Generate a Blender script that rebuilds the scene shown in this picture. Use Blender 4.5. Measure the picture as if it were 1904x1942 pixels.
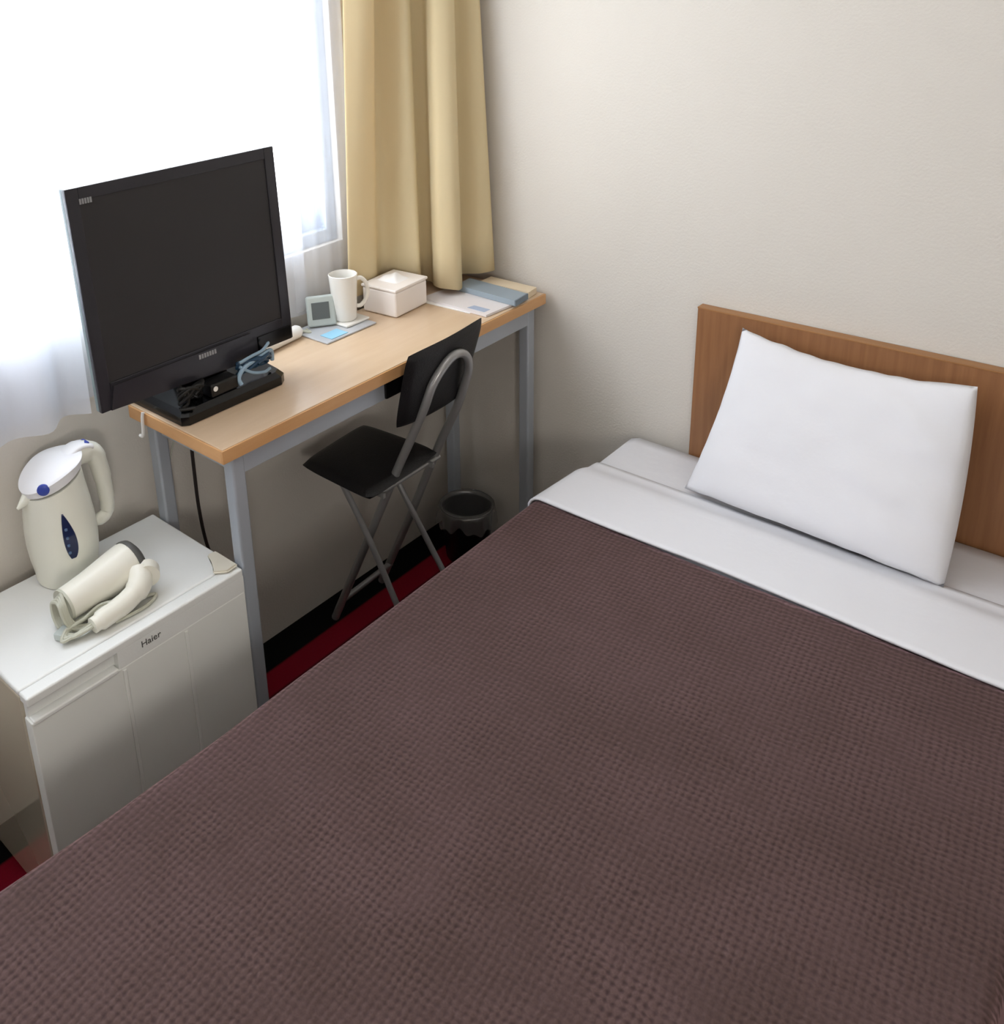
import bpy, bmesh, math, random
from mathutils import Vector, Matrix, noise
random.seed(7)
for o in list(bpy.data.objects): bpy.data.objects.remove(o)
C = bpy.context.scene.collection
SC = bpy.context.scene

# ---------------------------------------------------------------- camera
W_, H_ = 1904, 1942
F_, CX_, CY_ = 1777.379, 714.677, 524.728
CAM = Vector((1.6788, -2.0064, 1.692))
yaw, pit, rol = math.radians(44.216), math.radians(-18.513), math.radians(-2.922)
d_ = Vector((-math.sin(yaw)*math.cos(pit), math.cos(yaw)*math.cos(pit), math.sin(pit)))
rt_ = Vector((math.cos(yaw), math.sin(yaw), 0)); up_ = rt_.cross(d_)
r_ = rt_*math.cos(rol)+up_*math.sin(rol); u_ = r_.cross(d_)
cd = bpy.data.cameras.new('camera'); cam = bpy.data.objects.new('camera', cd); C.objects.link(cam)
M = Matrix((r_, u_, -d_)).transposed().to_4x4(); M.translation = CAM
cam.matrix_world = M
cd.sensor_fit = 'AUTO'; cd.sensor_width = 36.0
cd.lens = F_*36.0/H_
cd.shift_x = (W_/2-CX_)/H_; cd.shift_y = (CY_-H_/2)/H_
cd.clip_start = 0.02; cd.clip_end = 200
SC.camera = cam

# ---------------------------------------------------------------- world, light, exposure
w = bpy.data.worlds.new('world'); SC.world = w; w.use_nodes = True
bg = w.node_tree.nodes['Background']; bg.inputs[0].default_value = (0.93, 0.97, 1.0, 1); bg.inputs[1].default_value = 11.5

def area(name, loc, rot, sx, sy, power, col, portal=False):
    l = bpy.data.lights.new(name, 'AREA'); l.shape = 'RECTANGLE'; l.size = sx; l.size_y = sy
    l.energy = power; l.color = col
    if portal: l.cycles.is_portal = True
    o = bpy.data.objects.new(name, l); C.objects.link(o); o.location = loc; o.rotation_euler = rot
    return o
# daylight comes in through the window opening (portal guides sky sampling)
area('window_portal', (-0.13, -1.55, 1.58), (0, -math.pi/2, 0), 1.12, 2.30, 1, (1, 1, 1), True)
# soft overhead fill, added to lift the room's brightness
area('ceiling_fill_light', (1.20, -1.45, 2.40), (0, 0, 0), 0.8, 0.8, 3.0, (1.0, 0.93, 0.84))
# unseen fill added behind the camera to brighten fridge front and under-desk area
area('wall_fill_light', (2.60, -2.55, 1.45), (math.radians(90), 0, math.radians(62)), 0.45, 0.45, 18.0, (1.0, 0.95, 0.88))
SC.view_settings.view_transform = 'Standard'; SC.view_settings.look = 'None'
SC.view_settings.exposure = 0.08; SC.view_settings.gamma = 1.0; SC.view_settings.use_curve_mapping = False

# ---------------------------------------------------------------- materials
def s2l(c): return tuple(((v/255)/12.92 if v/255 <= .04045 else ((v/255+.055)/1.055)**2.4) for v in c)+(1,)
def mat(name, rgb, rough=.5, metal=0, bump=0, bscale=60, spec=.5, var=0, vscale=8, coat=0, trans=0, ior=1.45):
    m = bpy.data.materials.new(name); m.use_nodes = True; nt = m.node_tree; N = nt.nodes; L = nt.links
    b = N['Principled BSDF']; c = s2l(rgb)
    b.inputs['Base Color'].default_value = c; b.inputs['Roughness'].default_value = rough
    b.inputs['Metallic'].default_value = metal; b.inputs['Specular IOR Level'].default_value = spec
    b.inputs['Coat Weight'].default_value = coat; b.inputs['Transmission Weight'].default_value = trans
    b.inputs['IOR'].default_value = ior
    tc = N.new('ShaderNodeTexCoord')
    if var:
        n = N.new('ShaderNodeTexNoise'); n.inputs['Scale'].default_value = vscale; n.inputs['Detail'].default_value = 4
        L.new(tc.outputs['Object'], n.inputs['Vector'])
        mx = N.new('ShaderNodeMix'); mx.data_type = 'RGBA'
        mx.inputs[6].default_value = tuple(max(0, v*(1-var)) for v in c[:3])+(1,)
        mx.inputs[7].default_value = tuple(min(1, v*(1+var)) for v in c[:3])+(1,)
        L.new(n.outputs['Fac'], mx.inputs[0]); L.new(mx.outputs[2], b.inputs['Base Color'])
    if bump:
        n2 = N.new('ShaderNodeTexNoise'); n2.inputs['Scale'].default_value = bscale; n2.inputs['Detail'].default_value = 5
        L.new(tc.outputs['Object'], n2.inputs['Vector'])
        bp = N.new('ShaderNodeBump'); bp.inputs['Strength'].default_value = bump; bp.inputs['Distance'].default_value = .01
        L.new(n2.outputs['Fac'], bp.inputs['Height']); L.new(bp.outputs['Normal'], b.inputs['Normal'])
    return m
def wood(name, c1, c2, scale, axis_scale, rough=.45, coat=0, fine=.35):
    m = bpy.data.materials.new(name); m.use_nodes = True; nt = m.node_tree; N = nt.nodes; L = nt.links
    b = N['Principled BSDF']; b.inputs['Roughness'].default_value = rough; b.inputs['Coat Weight'].default_value = coat
    b.inputs['Coat Roughness'].default_value = .25
    tc = N.new('ShaderNodeTexCoord'); mp = N.new('ShaderNodeMapping'); mp.inputs['Scale'].default_value = axis_scale
    L.new(tc.outputs['Object'], mp.inputs['Vector'])
    n = N.new('ShaderNodeTexNoise'); n.inputs['Scale'].default_value = scale; n.inputs['Detail'].default_value = 8; n.inputs['Roughness'].default_value = .6
    L.new(mp.outputs[0], n.inputs['Vector'])
    r = N.new('ShaderNodeValToRGB'); r.color_ramp.elements[0].color = s2l(c1); r.color_ramp.elements[1].color = s2l(c2)
    r.color_ramp.elements[0].position = .5-fine/2; r.color_ramp.elements[1].position = .5+fine/2
    L.new(n.outputs['Fac'], r.inputs[0]); L.new(r.outputs[0], b.inputs['Base Color'])
    return m

M_wall = mat('wall_paper', (217, 211, 202), .85, bump=.12, bscale=180, var=.012, vscale=3, spec=.25)
M_ceil = mat('ceiling_paint', (235, 232, 226), .9)
M_desktop = wood('light_beech', (209, 180, 148), (218, 192, 163), 5, (9, .9, 9), .30, .25, .5)
M_deskedge = wood('beech_edge', (203, 150, 98), (214, 166, 116), 6, (3, 1, 8), .4, 0, .5)
M_silver = mat('silver_paint', (176, 182, 190), .42, .25)
M_chrome = mat('chair_tube', (158, 158, 158), .3, .45)
M_head = wood('walnut_veneer', (130, 88, 56), (160, 112, 74), 7, (9, 9, .5), .42, .1, .5)
M_headedge = wood('walnut_edge', (150, 104, 62), (170, 122, 76), 7, (.6, 9, 9), .45, 0, .5)
M_vinyl = mat('black_vinyl', (22, 22, 24), .42, bump=.15, bscale=260, spec=.45)
M_sheet = mat('white_cotton', (228, 228, 232), .8, bump=.1, bscale=22, spec=.2)
M_pillow = mat('white_pillowcase', (231, 231, 235), .8, bump=.45, bscale=9, spec=.2)
M_bedbase = mat('bed_base_cloth', (150, 138, 128), .9)
M_fridge = mat('fridge_white_enamel', (232, 233, 230), .32, spec=.5, bump=.03, bscale=300)
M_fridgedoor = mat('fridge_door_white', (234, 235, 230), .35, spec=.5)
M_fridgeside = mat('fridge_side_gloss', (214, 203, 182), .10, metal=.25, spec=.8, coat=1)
M_hinge = mat('cream_plastic', (222, 216, 200), .4)
M_dkgrey = mat('dark_grey_plastic', (88, 88, 86), .4)
M_kettle = mat('cream_kettle_plastic', (236, 236, 224), .3, spec=.5)
M_ketlid = mat('white_lid_plastic', (240, 240, 243), .3)
M_blue = mat('blue_plastic', (58, 76, 168), .35)
M_gauge = mat('dark_blue_gauge', (28, 40, 78), .15)
M_gaugedot = mat('gauge_marks', (90, 115, 150), .3)
M_dryer = mat('ivory_plastic', (232, 229, 216), .3)
M_cord_iv = mat('ivory_cord', (190, 190, 174), .45)
M_bezel = mat('tv_bezel_gloss', (46, 45, 50), .2, spec=.5)
M_screen = mat('tv_screen', (47, 45, 46), .38, spec=.4)
M_tvside = mat('tv_side_grey', (116, 128, 128), .4)
M_speaker = mat('tv_speaker_black', (6, 6, 8), .18)
M_logo = mat('logo_silver', (150, 150, 152), .4, .3)
M_black = mat('black_plastic', (14, 14, 15), .28)
M_blackm = mat('black_cable', (16, 16, 17), .5)
M_bluec = mat('blue_cable', (36, 66, 92), .4)
M_ltbluec = mat('pale_blue_cable', (140, 165, 185), .35)
M_white = mat('white_plastic', (236, 234, 230), .35)
M_ceramic = mat('white_ceramic', (238, 235, 228), .18, spec=.6)
M_tissue = mat('white_tissue_box', (240, 232, 226), .4)
M_paper = mat('white_tissue_paper', (243, 240, 238), .8)
M_greyplas = mat('grey_green_plastic', (186, 194, 190), .4)
M_lcd = mat('lcd_dark', (92, 98, 98), .25)
M_tray = mat('grey_tray', (190, 192, 196), .25)
M_card = mat('pale_blue_card', (150, 202, 228), .5)
M_mag = mat('magazine_paper', (228, 222, 222), .5)
M_magblue = mat('magazine_blue_print', (170, 182, 204), .5)
M_binder = mat('blue_grey_binder', (150, 163, 173), .45)
M_binder2 = mat('grey_binder_spine', (112, 124, 134), .45)
M_cream = mat('cream_booklet', (224, 206, 178), .6)
M_board = mat('beige_laminate', (176, 160, 140), .12, spec=.6)
M_frame = mat('window_aluminium', (205, 216, 232), .4, .1)
M_bin = mat('bin_black_plastic', (16, 16, 17), .3)
M_wallcable = mat('dark_cord', (48, 42, 40), .5)

def sheer_mat(name, dens):
    m = bpy.data.materials.new(name); m.use_nodes = True; nt = m.node_tree; N = nt.nodes; L = nt.links
    N.clear(); out = N.new('ShaderNodeOutputMaterial')
    tr = N.new('ShaderNodeBsdfTransparent'); tl = N.new('ShaderNodeBsdfTranslucent'); df = N.new('ShaderNodeBsdfDiffuse')
    tl.inputs[0].default_value = (.93, .95, 1, 1); df.inputs[0].default_value = (.86, .89, .97, 1)
    a = N.new('ShaderNodeMixShader'); a.inputs[0].default_value = .55; b = N.new('ShaderNodeMixShader'); b.inputs[0].default_value = dens
    L.new(tl.outputs[0], a.inputs[1]); L.new(df.outputs[0], a.inputs[2])
    L.new(tr.outputs[0], b.inputs[1]); L.new(a.outputs[0], b.inputs[2]); L.new(b.outputs[0], out.inputs[0]); return m
def curtain_mat():
    m = bpy.data.materials.new('yellow_cream_curtain'); m.use_nodes = True; nt = m.node_tree; N = nt.nodes; L = nt.links
    N.clear(); out = N.new('ShaderNodeOutputMaterial')
    tl = N.new('ShaderNodeBsdfTranslucent'); df = N.new('ShaderNodeBsdfDiffuse')
    tl.inputs[0].default_value = s2l((240, 208, 150)); df.inputs[0].default_value = s2l((244, 229, 188))
    a = N.new('ShaderNodeMixShader'); a.inputs[0].default_value = .72
    L.new(tl.outputs[0], a.inputs[1]); L.new(df.outputs[0], a.inputs[2]); L.new(a.outputs[0], out.inputs[0]); return m
def bag_mat():
    m = bpy.data.materials.new('clear_bin_liner'); m.use_nodes = True; nt = m.node_tree; N = nt.nodes; L = nt.links
    N.clear(); out = N.new('ShaderNodeOutputMaterial')
    tr = N.new('ShaderNodeBsdfTransparent'); g = N.new('ShaderNodeBsdfGlossy'); g.inputs['Roughness'].default_value = .25
    g.inputs['Color'].default_value = (.7, .7, .7, 1)
    df = N.new('ShaderNodeBsdfDiffuse'); df.inputs[0].default_value = (.35, .35, .35, 1)
    a = N.new('ShaderNodeMixShader'); a.inputs[0].default_value = .5; b = N.new('ShaderNodeMixShader'); b.inputs[0].default_value = .38
    L.new(g.outputs[0], a.inputs[1]); L.new(df.outputs[0], a.inputs[2])
    L.new(tr.outputs[0], b.inputs[1]); L.new(a.outputs[0], b.inputs[2]); L.new(b.outputs[0], out.inputs[0]); return m
def glass_mat():
    m = bpy.data.materials.new('window_glass'); m.use_nodes = True; nt = m.node_tree; N = nt.nodes; L = nt.links
    N.clear(); out = N.new('ShaderNodeOutputMaterial')
    tr = N.new('ShaderNodeBsdfTransparent'); g = N.new('ShaderNodeBsdfGlossy'); g.inputs['Roughness'].default_value = .02
    b = N.new('ShaderNodeMixShader'); b.inputs[0].default_value = .06
    L.new(tr.outputs[0], b.inputs[1]); L.new(g.outputs[0], b.inputs[2]); L.new(b.outputs[0], out.inputs[0]); return m
M_thin = sheer_mat('thin_voile', .33)
M_sheer, M_curtain, M_bag, M_glass = sheer_mat('sheer_voile', .66), curtain_mat(), bag_mat(), glass_mat()

def blanket_mat():
    m = bpy.data.materials.new('brown_waffle_blanket'); m.use_nodes = True; nt = m.node_tree; N = nt.nodes; L = nt.links
    b = N['Principled BSDF']; b.inputs['Roughness'].default_value = .9; b.inputs['Specular IOR Level'].default_value = .15
    b.inputs['Sheen Weight'].default_value = .55; b.inputs['Sheen Roughness'].default_value = .5
    b.inputs['Sheen Tint'].default_value = s2l((200, 160, 165))
    tc = N.new('ShaderNodeTexCoord')
    dn = N.new('ShaderNodeTexNoise'); dn.inputs['Scale'].default_value = 45; dn.inputs['Detail'].default_value = 2
    L.new(tc.outputs['Object'], dn.inputs['Vector'])
    sub = N.new('ShaderNodeVectorMath'); sub.operation = 'SUBTRACT'; sub.inputs[1].default_value = (.5, .5, .5); L.new(dn.outputs['Color'], sub.inputs[0])
    sc = N.new('ShaderNodeVectorMath'); sc.operation = 'SCALE'; sc.inputs['Scale'].default_value = .011; L.new(sub.outputs[0], sc.inputs[0])
    ad = N.new('ShaderNodeVectorMath'); ad.operation = 'ADD'; L.new(tc.outputs['Object'], ad.inputs[0]); L.new(sc.outputs[0], ad.inputs[1])
    mp = N.new('ShaderNodeMapping'); mp.inputs['Rotation'].default_value = (0, 0, math.radians(38)); L.new(ad.outputs[0], mp.inputs['Vector'])
    sp = N.new('ShaderNodeSeparateXYZ'); L.new(mp.outputs[0], sp.inputs[0])
    def sine(sock):
        k = N.new('ShaderNodeMath'); k.operation = 'MULTIPLY'; k.inputs[1].default_value = 2*math.pi/.0150; L.new(sock, k.inputs[0])
        s = N.new('ShaderNodeMath'); s.operation = 'SINE'; L.new(k.outputs[0], s.inputs[0]); return s.outputs[0]
    mu = N.new('ShaderNodeMath'); mu.operation = 'MULTIPLY'; L.new(sine(sp.outputs[0]), mu.inputs[0]); L.new(sine(sp.outputs[1]), mu.inputs[1])
    mr = N.new('ShaderNodeMapRange'); mr.inputs[1].default_value = -1.15; mr.inputs[2].default_value = .25; L.new(mu.outputs[0], mr.inputs[0])
    big = N.new('ShaderNodeTexNoise'); big.inputs['Scale'].default_value = 7; big.inputs['Detail'].default_value = 5; L.new(tc.outputs['Object'], big.inputs['Vector'])
    fz = N.new('ShaderNodeTexNoise'); fz.inputs['Scale'].default_value = 420; fz.inputs['Detail'].default_value = 3; L.new(tc.outputs['Object'], fz.inputs['Vector'])
    r1 = N.new('ShaderNodeMix'); r1.data_type = 'RGBA'; r1.inputs[6].default_value = s2l((51, 39, 37)); r1.inputs[7].default_value = s2l((84, 67, 64))
    pn = N.new('ShaderNodeTexNoise'); pn.inputs['Scale'].default_value = 16; pn.inputs['Detail'].default_value = 3; L.new(tc.outputs['Object'], pn.inputs['Vector'])
    pm = N.new('ShaderNodeMapRange'); pm.inputs[1].default_value = .35; pm.inputs[2].default_value = .68; L.new(pn.outputs['Fac'], pm.inputs[0])
    inv = N.new('ShaderNodeMix'); inv.data_type = 'FLOAT'; inv.inputs[3].default_value = .72
    k_ = N.new('ShaderNodeMath'); k_.operation = 'MULTIPLY'; k_.inputs[1].default_value = .75; L.new(pm.outputs[0], k_.inputs[0])
    L.new(k_.outputs[0], inv.inputs[0]); L.new(mr.outputs[0], inv.inputs[2]); L.new(inv.outputs[0], r1.inputs[0])
    r2 = N.new('ShaderNodeMix'); r2.data_type = 'RGBA'; r2.blend_type = 'MULTIPLY'; r2.inputs[0].default_value = 1
    rr = N.new('ShaderNodeValToRGB'); rr.color_ramp.elements[0].color = (.90, .89, .86, 1); rr.color_ramp.elements[1].color = (1.09, 1.08, 1.10, 1)
    rr.color_ramp.elements[0].position = .35; rr.color_ramp.elements[1].position = .65
    L.new(big.outputs['Fac'], rr.inputs[0]); L.new(r1.outputs[2], r2.inputs[6]); L.new(rr.outputs[0], r2.inputs[7])
    r3 = N.new('ShaderNodeMix'); r3.data_type = 'RGBA'; r3.blend_type = 'MULTIPLY'; r3.inputs[0].default_value = 1
    r4 = N.new('ShaderNodeValToRGB'); r4.color_ramp.elements[0].color = (.75, .75, .75, 1); r4.color_ramp.elements[1].color = (1.2, 1.2, 1.2, 1)
    L.new(fz.outputs['Fac'], r4.inputs[0]); L.new(r2.outputs[2], r3.inputs[6]); L.new(r4.outputs[0], r3.inputs[7])
    L.new(r3.outputs[2], b.inputs['Base Color'])
    bp = N.new('ShaderNodeBump'); bp.inputs['Strength'].default_value = .35; bp.inputs['Distance'].default_value = .003
    L.new(mu.outputs[0], bp.inputs['Height']); L.new(bp.outputs[0], b.inputs['Normal'])
    return m
M_blanket = blanket_mat()

def carpet_mat():
    m = bpy.data.materials.new('striped_carpet'); m.use_nodes = True; nt = m.node_tree; N = nt.nodes; L = nt.links
    b = N['Principled BSDF']; b.inputs['Roughness'].default_value = .95; b.inputs['Specular IOR Level'].default_value = .1
    tc = N.new('ShaderNodeTexCoord'); sp = N.new('ShaderNodeSeparateXYZ'); L.new(tc.outputs['Object'], sp.inputs[0])
    md = N.new('ShaderNodeMath'); md.operation = 'WRAP'; md.inputs[1].default_value = .26; md.inputs[2].default_value = 0.0; L.new(sp.outputs[0], md.inputs[0])
    dv = N.new('ShaderNodeMath'); dv.operation = 'DIVIDE'; dv.inputs[1].default_value = .26; L.new(md.outputs[0], dv.inputs[0])
    r = N.new('ShaderNodeValToRGB'); cr = r.color_ramp; cr.interpolation = 'LINEAR'
    blk = s2l((17, 17, 16)); red = s2l((140, 18, 40)); brn = s2l((34, 22, 18))
    cr.elements[0].position = 0; cr.elements[0].color = blk
    cr.elements[1].position = 1; cr.elements[1].color = blk
    for p, c in ((.34, blk), (.37, red), (.60, red), (.64, brn), (.85, brn), (.88, blk)):
        e = cr.elements.new(p); e.color = c
    L.new(dv.outputs[0], r.inputs[0])
    n = N.new('ShaderNodeTexNoise'); n.inputs['Scale'].default_value = 500; L.new(tc.outputs['Object'], n.inputs['Vector'])
    mx = N.new('ShaderNodeMix'); mx.data_type = 'RGBA'; mx.blend_type = 'MULTIPLY'; mx.inputs[0].default_value = .5
    L.new(r.outputs[0], mx.inputs[6]); L.new(n.outputs['Color'], mx.inputs[7]); L.new(mx.outputs[2], b.inputs['Base Color'])
    return m
M_carpet = carpet_mat()

# ---------------------------------------------------------------- mesh helpers
def obj(name, bm, m, parent=None, smooth=True, origin=None, angle=40):
    if origin is not None: bmesh.ops.translate(bm, verts=bm.verts, vec=-Vector(origin))
    bmesh.ops.recalc_face_normals(bm, faces=bm.faces)
    me = bpy.data.meshes.new(name); bm.to_mesh(me); bm.free()
    ms = m if isinstance(m, (list, tuple)) else [m]
    for k in ms: me.materials.append(k)
    if smooth:
        me.polygons.foreach_set('use_smooth', [True]*len(me.polygons))
        try: me.set_sharp_from_angle(angle=math.radians(angle))
        except Exception: pass
    o = bpy.data.objects.new(name, me); C.objects.link(o)
    if origin is not None: o.location = origin
    if smooth and len(me.polygons) < 420:
        wn = o.modifiers.new('flat_faces', 'WEIGHTED_NORMAL'); wn.keep_sharp = True; wn.weight = 100
    if parent is not None:
        o.parent = parent
        o.location = Vector(o.location) - parent.location if origin is not None else -parent.location
    return o
def tag(o, label, cat, group=None):
    o['label'] = label; o['category'] = cat
    if group: o['group'] = group
    return o
def thing(name, loc, label, cat):
    o = bpy.data.objects.new(name, None); C.objects.link(o); o.location = loc; o.empty_display_size = .05
    return tag(o, label, cat)
def struct(o): o['kind'] = 'structure'; return o
def box(bm, x0, x1, y0, y1, z0, z1, bev=0, seg=2, mi=0, mtx=None):
    vs = [bm.verts.new((x, y, z)) for x in (x0, x1) for y in (y0, y1) for z in (z0, z1)]
    fs = [(0, 1, 3, 2), (4, 6, 7, 5), (0, 4, 5, 1), (2, 3, 7, 6), (0, 2, 6, 4), (1, 5, 7, 3)]
    F = [bm.faces.new([vs[i] for i in f]) for f in fs]
    for f in F: f.material_index = mi
    if mtx is not None:
        for v in vs: v.co = mtx @ v.co
    if bev:
        ed = list({e for f in F for e in f.edges})
        r = bmesh.ops.bevel(bm, geom=ed, offset=bev, segments=seg, affect='EDGES', profile=.5)
        for f in r['faces']: f.material_index = mi
    return bm
def nbox(*a, **k): return box(bmesh.new(), *a, **k)
def cr(pts, n=8, closed=False):
    P = [Vector(p) for p in pts]; out = []; m = len(P)
    rng = m if closed else m-1
    for i in range(rng):
        if closed: p0, p1, p2, p3 = P[(i-1) % m], P[i], P[(i+1) % m], P[(i+2) % m]
        else: p0, p1, p2, p3 = P[max(i-1, 0)], P[i], P[i+1], P[min(i+2, m-1)]
        for k in range(n):
            t = k/n
            out.append(.5*((2*p1)+(p2-p0)*t+(2*p0-5*p1+4*p2-p3)*t*t+(3*p1-p0-3*p2+p3)*t**3))
    if not closed: out.append(P[-1])
    return out
def tube(bm, pts, r, seg=10, closed=False, smooth=0, flat=1.0, mi=0):
    P = cr(pts, smooth, closed) if smooth else [Vector(p) for p in pts]
    n = len(P); R = r if hasattr(r, '__len__') else [r]*n
    if len(R) != n: R = [R[min(int(i/(n-1)*(len(R)-1)+.5), len(R)-1)] for i in range(n)]
    rings = []; prev = None
    for i in range(n):
        if closed: t = (P[(i+1) % n]-P[i-1])
        else: t = P[min(i+1, n-1)]-P[max(i-1, 0)]
        if t.length < 1e-9: t = Vector((0, 0, 1))
        t.normalize()
        if prev is None:
            a = Vector((0, 0, 1)) if abs(t.z) < .9 else Vector((1, 0, 0)); nrm = (a-t*a.dot(t)).normalized()
        else: nrm = (prev-t*prev.dot(t)).normalized()
        prev = nrm; bi = t.cross(nrm)
        rings.append([bm.verts.new(P[i]+(nrm*math.cos(2*math.pi*k/seg)*flat+bi*math.sin(2*math.pi*k/seg))*R[i]) for k in range(seg)])
    for i in range(n if closed else n-1):
        A, B = rings[i], rings[(i+1) % n]
        for k in range(seg):
            bm.faces.new((A[k], A[(k+1) % seg], B[(k+1) % seg], B[k])).material_index = mi
    if not closed:
        bm.faces.new(rings[0][::-1]).material_index = mi; bm.faces.new(rings[-1]).material_index = mi
    return bm
def lathe(bm, prof, c, seg=40, sx=1, sy=1, mi=0, off=None):
    rings = []
    for i, (r, z) in enumerate(prof):
        ox, oy = off(z) if off else (0, 0)
        if r < 1e-6: rings.append([bm.verts.new((c[0]+ox, c[1]+oy, c[2]+z))]); continue
        rings.append([bm.verts.new((c[0]+ox+r*sx*math.cos(2*math.pi*k/seg), c[1]+oy+r*sy*math.sin(2*math.pi*k/seg), c[2]+z)) for k in range(seg)])
    for A, B in zip(rings, rings[1:]):
        for k in range(seg):
            a, b2 = A[k % len(A)], A[(k+1) % len(A)]; c2, d2 = B[(k+1) % len(B)], B[k % len(B)]
            vs = []
            for v in (a, b2, c2, d2):
                if v not in vs: vs.append(v)
            if len(vs) > 2: bm.faces.new(vs).material_index = mi
    return bm
def prism(bm, pts, vec, mi=0):
    A = [bm.verts.new(p) for p in pts]; B = [bm.verts.new(Vector(p)+Vector(vec)) for p in pts]; n = len(A)
    bm.faces.new(A[::-1]).material_index = mi; bm.faces.new(B).material_index = mi
    for i in range(n): bm.faces.new((A[i], A[(i+1) % n], B[(i+1) % n], B[i])).material_index = mi
    return bm
def grid(bm, fn, nu, nv, wrapu=False):
    V = [[bm.verts.new(fn(i/nu, j/nv)) for j in range(nv+1)] for i in range(nu+1)]
    for i in range(nu):
        for j in range(nv): bm.faces.new((V[i][j], V[i+1][j], V[i+1][j+1], V[i][j+1]))
    return V
def solid(o, t, off=0):
    m = o.modifiers.new('thick', 'SOLIDIFY'); m.thickness = t; m.offset = off; return o
def text_mesh(name, body, size, m, mtx, parent, ext=.0004, shear=0):
    cu = bpy.data.curves.new(name, 'FONT'); cu.body = body; cu.size = size; cu.extrude = ext; cu.align_x = 'CENTER'; cu.align_y = 'CENTER'; cu.shear = shear
    t = bpy.data.objects.new(name, cu); C.objects.link(t); bpy.context.view_layer.update()
    me = bpy.data.meshes.new_from_object(t.evaluated_get(bpy.context.evaluated_depsgraph_get())); bpy.data.objects.remove(t)
    me.transform(mtx); me.materials.clear(); me.materials.append(m); me.name = name
    o = bpy.data.objects.new(name, me); C.objects.link(o)
    o.parent = parent
    loc = Vector((0, 0, 0)); p = parent
    while p is not None: loc -= Vector(p.location); p = p.parent
    o.location = loc; return o

# ---------------------------------------------------------------- room shell
RX, RY, RZ = 2.7, -3.3, 2.45
struct(obj('floor', nbox(-.12, RX+.12, RY-.12, .12, -.05, 0), M_carpet, smooth=False))
struct(obj('ceiling', nbox(-.12, RX+.12, RY-.12, .12, RZ, RZ+.08), M_ceil, smooth=False))
struct(obj('wall_back', nbox(-.12, RX+.12, 0, .12, 0, RZ), M_wall, smooth=False))
struct(obj('wall_right', nbox(RX, RX+.12, RY, 0, 0, RZ), M_wall, smooth=False))
struct(obj('wall_front', nbox(-.12, RX+.12, RY-.12, RY, 0, RZ), M_wall, smooth=False))
WY0, WY1, WZ0, WZ1 = -2.70, -.400, 1.02, 2.14
bm = bmesh.new()
box(bm, -.12, 0, RY, WY0, 0, RZ); box(bm, -.12, 0, WY1, 0, 0, RZ)
box(bm, -.12, 0, WY0, WY1, 0, WZ0); box(bm, -.12, 0, WY0, WY1, WZ1, RZ)
struct(obj('wall_left', bm, M_wall, smooth=False))
bm = bmesh.new(); t = .035
for a in ((WY0, WY0+t, WZ0, WZ1), (WY1-t, WY1, WZ0, WZ1), (WY0+t, WY1-t, WZ0, WZ0+t), (WY0+t, WY1-t, WZ1-t, WZ1)):
    box(bm, -.10, -.02, *a, bev=.003)
for a in ((WY1-t-.075, WY1-t-.010, WZ0+t, WZ1-t), (WY0+t, WY0+t+.035, WZ0+t, WZ1-t), (-1.58, -1.53, WZ0+t, WZ1-t)):
    box(bm, -.075, -.045, *a, bev=.003)
for a in ((WY0+t, WY1-t, WZ0+t, WZ0+t+.035),): box(bm, -.078, -.042, *a, bev=.003)
win = struct(obj('window_1', bm, M_frame))
obj('window_pane', nbox(-.062, -.058, WY0+t, WY1-t, WZ0+t, WZ1-t), M_glass, win, smooth=False)

# ---------------------------------------------------------------- desk
DX0, DX1, DY0, DY1, DZ = .05, .370, -1.100, -.022, .84
desk = thing('desk', (.2, -.56, 0), 'narrow desk with light beech top and silver metal legs under the window', 'desk')
bm = bmesh.new(); box(bm, DX0, DX1-.004, DY0+.004, DY1-.004, DZ-.03, DZ, .002)
obj('desktop', bm, M_desktop, desk)
bm = bmesh.new(); box(bm, DX1-.004, DX1, DY0, DY1, DZ-.0295, DZ-.0015, .0015); box(bm, DX0, DX1-.004, DY0, DY0+.004, DZ-.0295, DZ-.0015, .0015)
box(bm, DX0, DX1-.004, DY1-.004, DY1, DZ-.0295, DZ-.0015, .0015)
obj('edge_band', bm, M_deskedge, desk)
bm = bmesh.new()
box(bm, .336, .350, -1.04, -.075, .760, .809, .002); box(bm, .062, .076, -1.04, -.075, .76, .809, .002)
box(bm, .076, .336, -1.052, -1.038, .76, .809, .002); box(bm, .076, .336, -.082, -.068, .76, .809, .002)
obj('apron', bm, M_silver, desk)
for (lx, ly) in ((.336, -1.052), (.336, -.062), (.072, -1.052), (.072, -.062)):
    bm = bmesh.new(); box(bm, lx-.016, lx+.016, ly-.016, ly+.016, .012, .809, .006, 3)
    leg = obj('leg', bm, M_silver, desk)
    obj('foot_cap', lathe(bmesh.new(), [(0, 0), (.014, 0), (.015, .013), (0, .013)], (lx, ly, 0), 20), M_black, desk)
obj('apron_panel', nbox(.35, .358, -.637, -.555, .763, .806, .003), M_black, desk)['label'] = 'black panel on the silver apron'  # small black panel on the face of the front apron
# small white clip on the desk end
hk = obj('cable_clip', bmesh.new(), M_white, None)
bm = bmesh.new(); tube(bm, [(.112, -1.103, .842), (.112, -1.106, .83), (.110, -1.107, .80), (.106, -1.108, .788), (.098, -1.109, .788)], .0035, 8, smooth=5)
bpy.data.objects.remove(hk); hk = obj('cable_clip', bm, M_white); tag(hk, 'small white hook clip hanging on the left end of the desk', 'hook')

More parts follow.
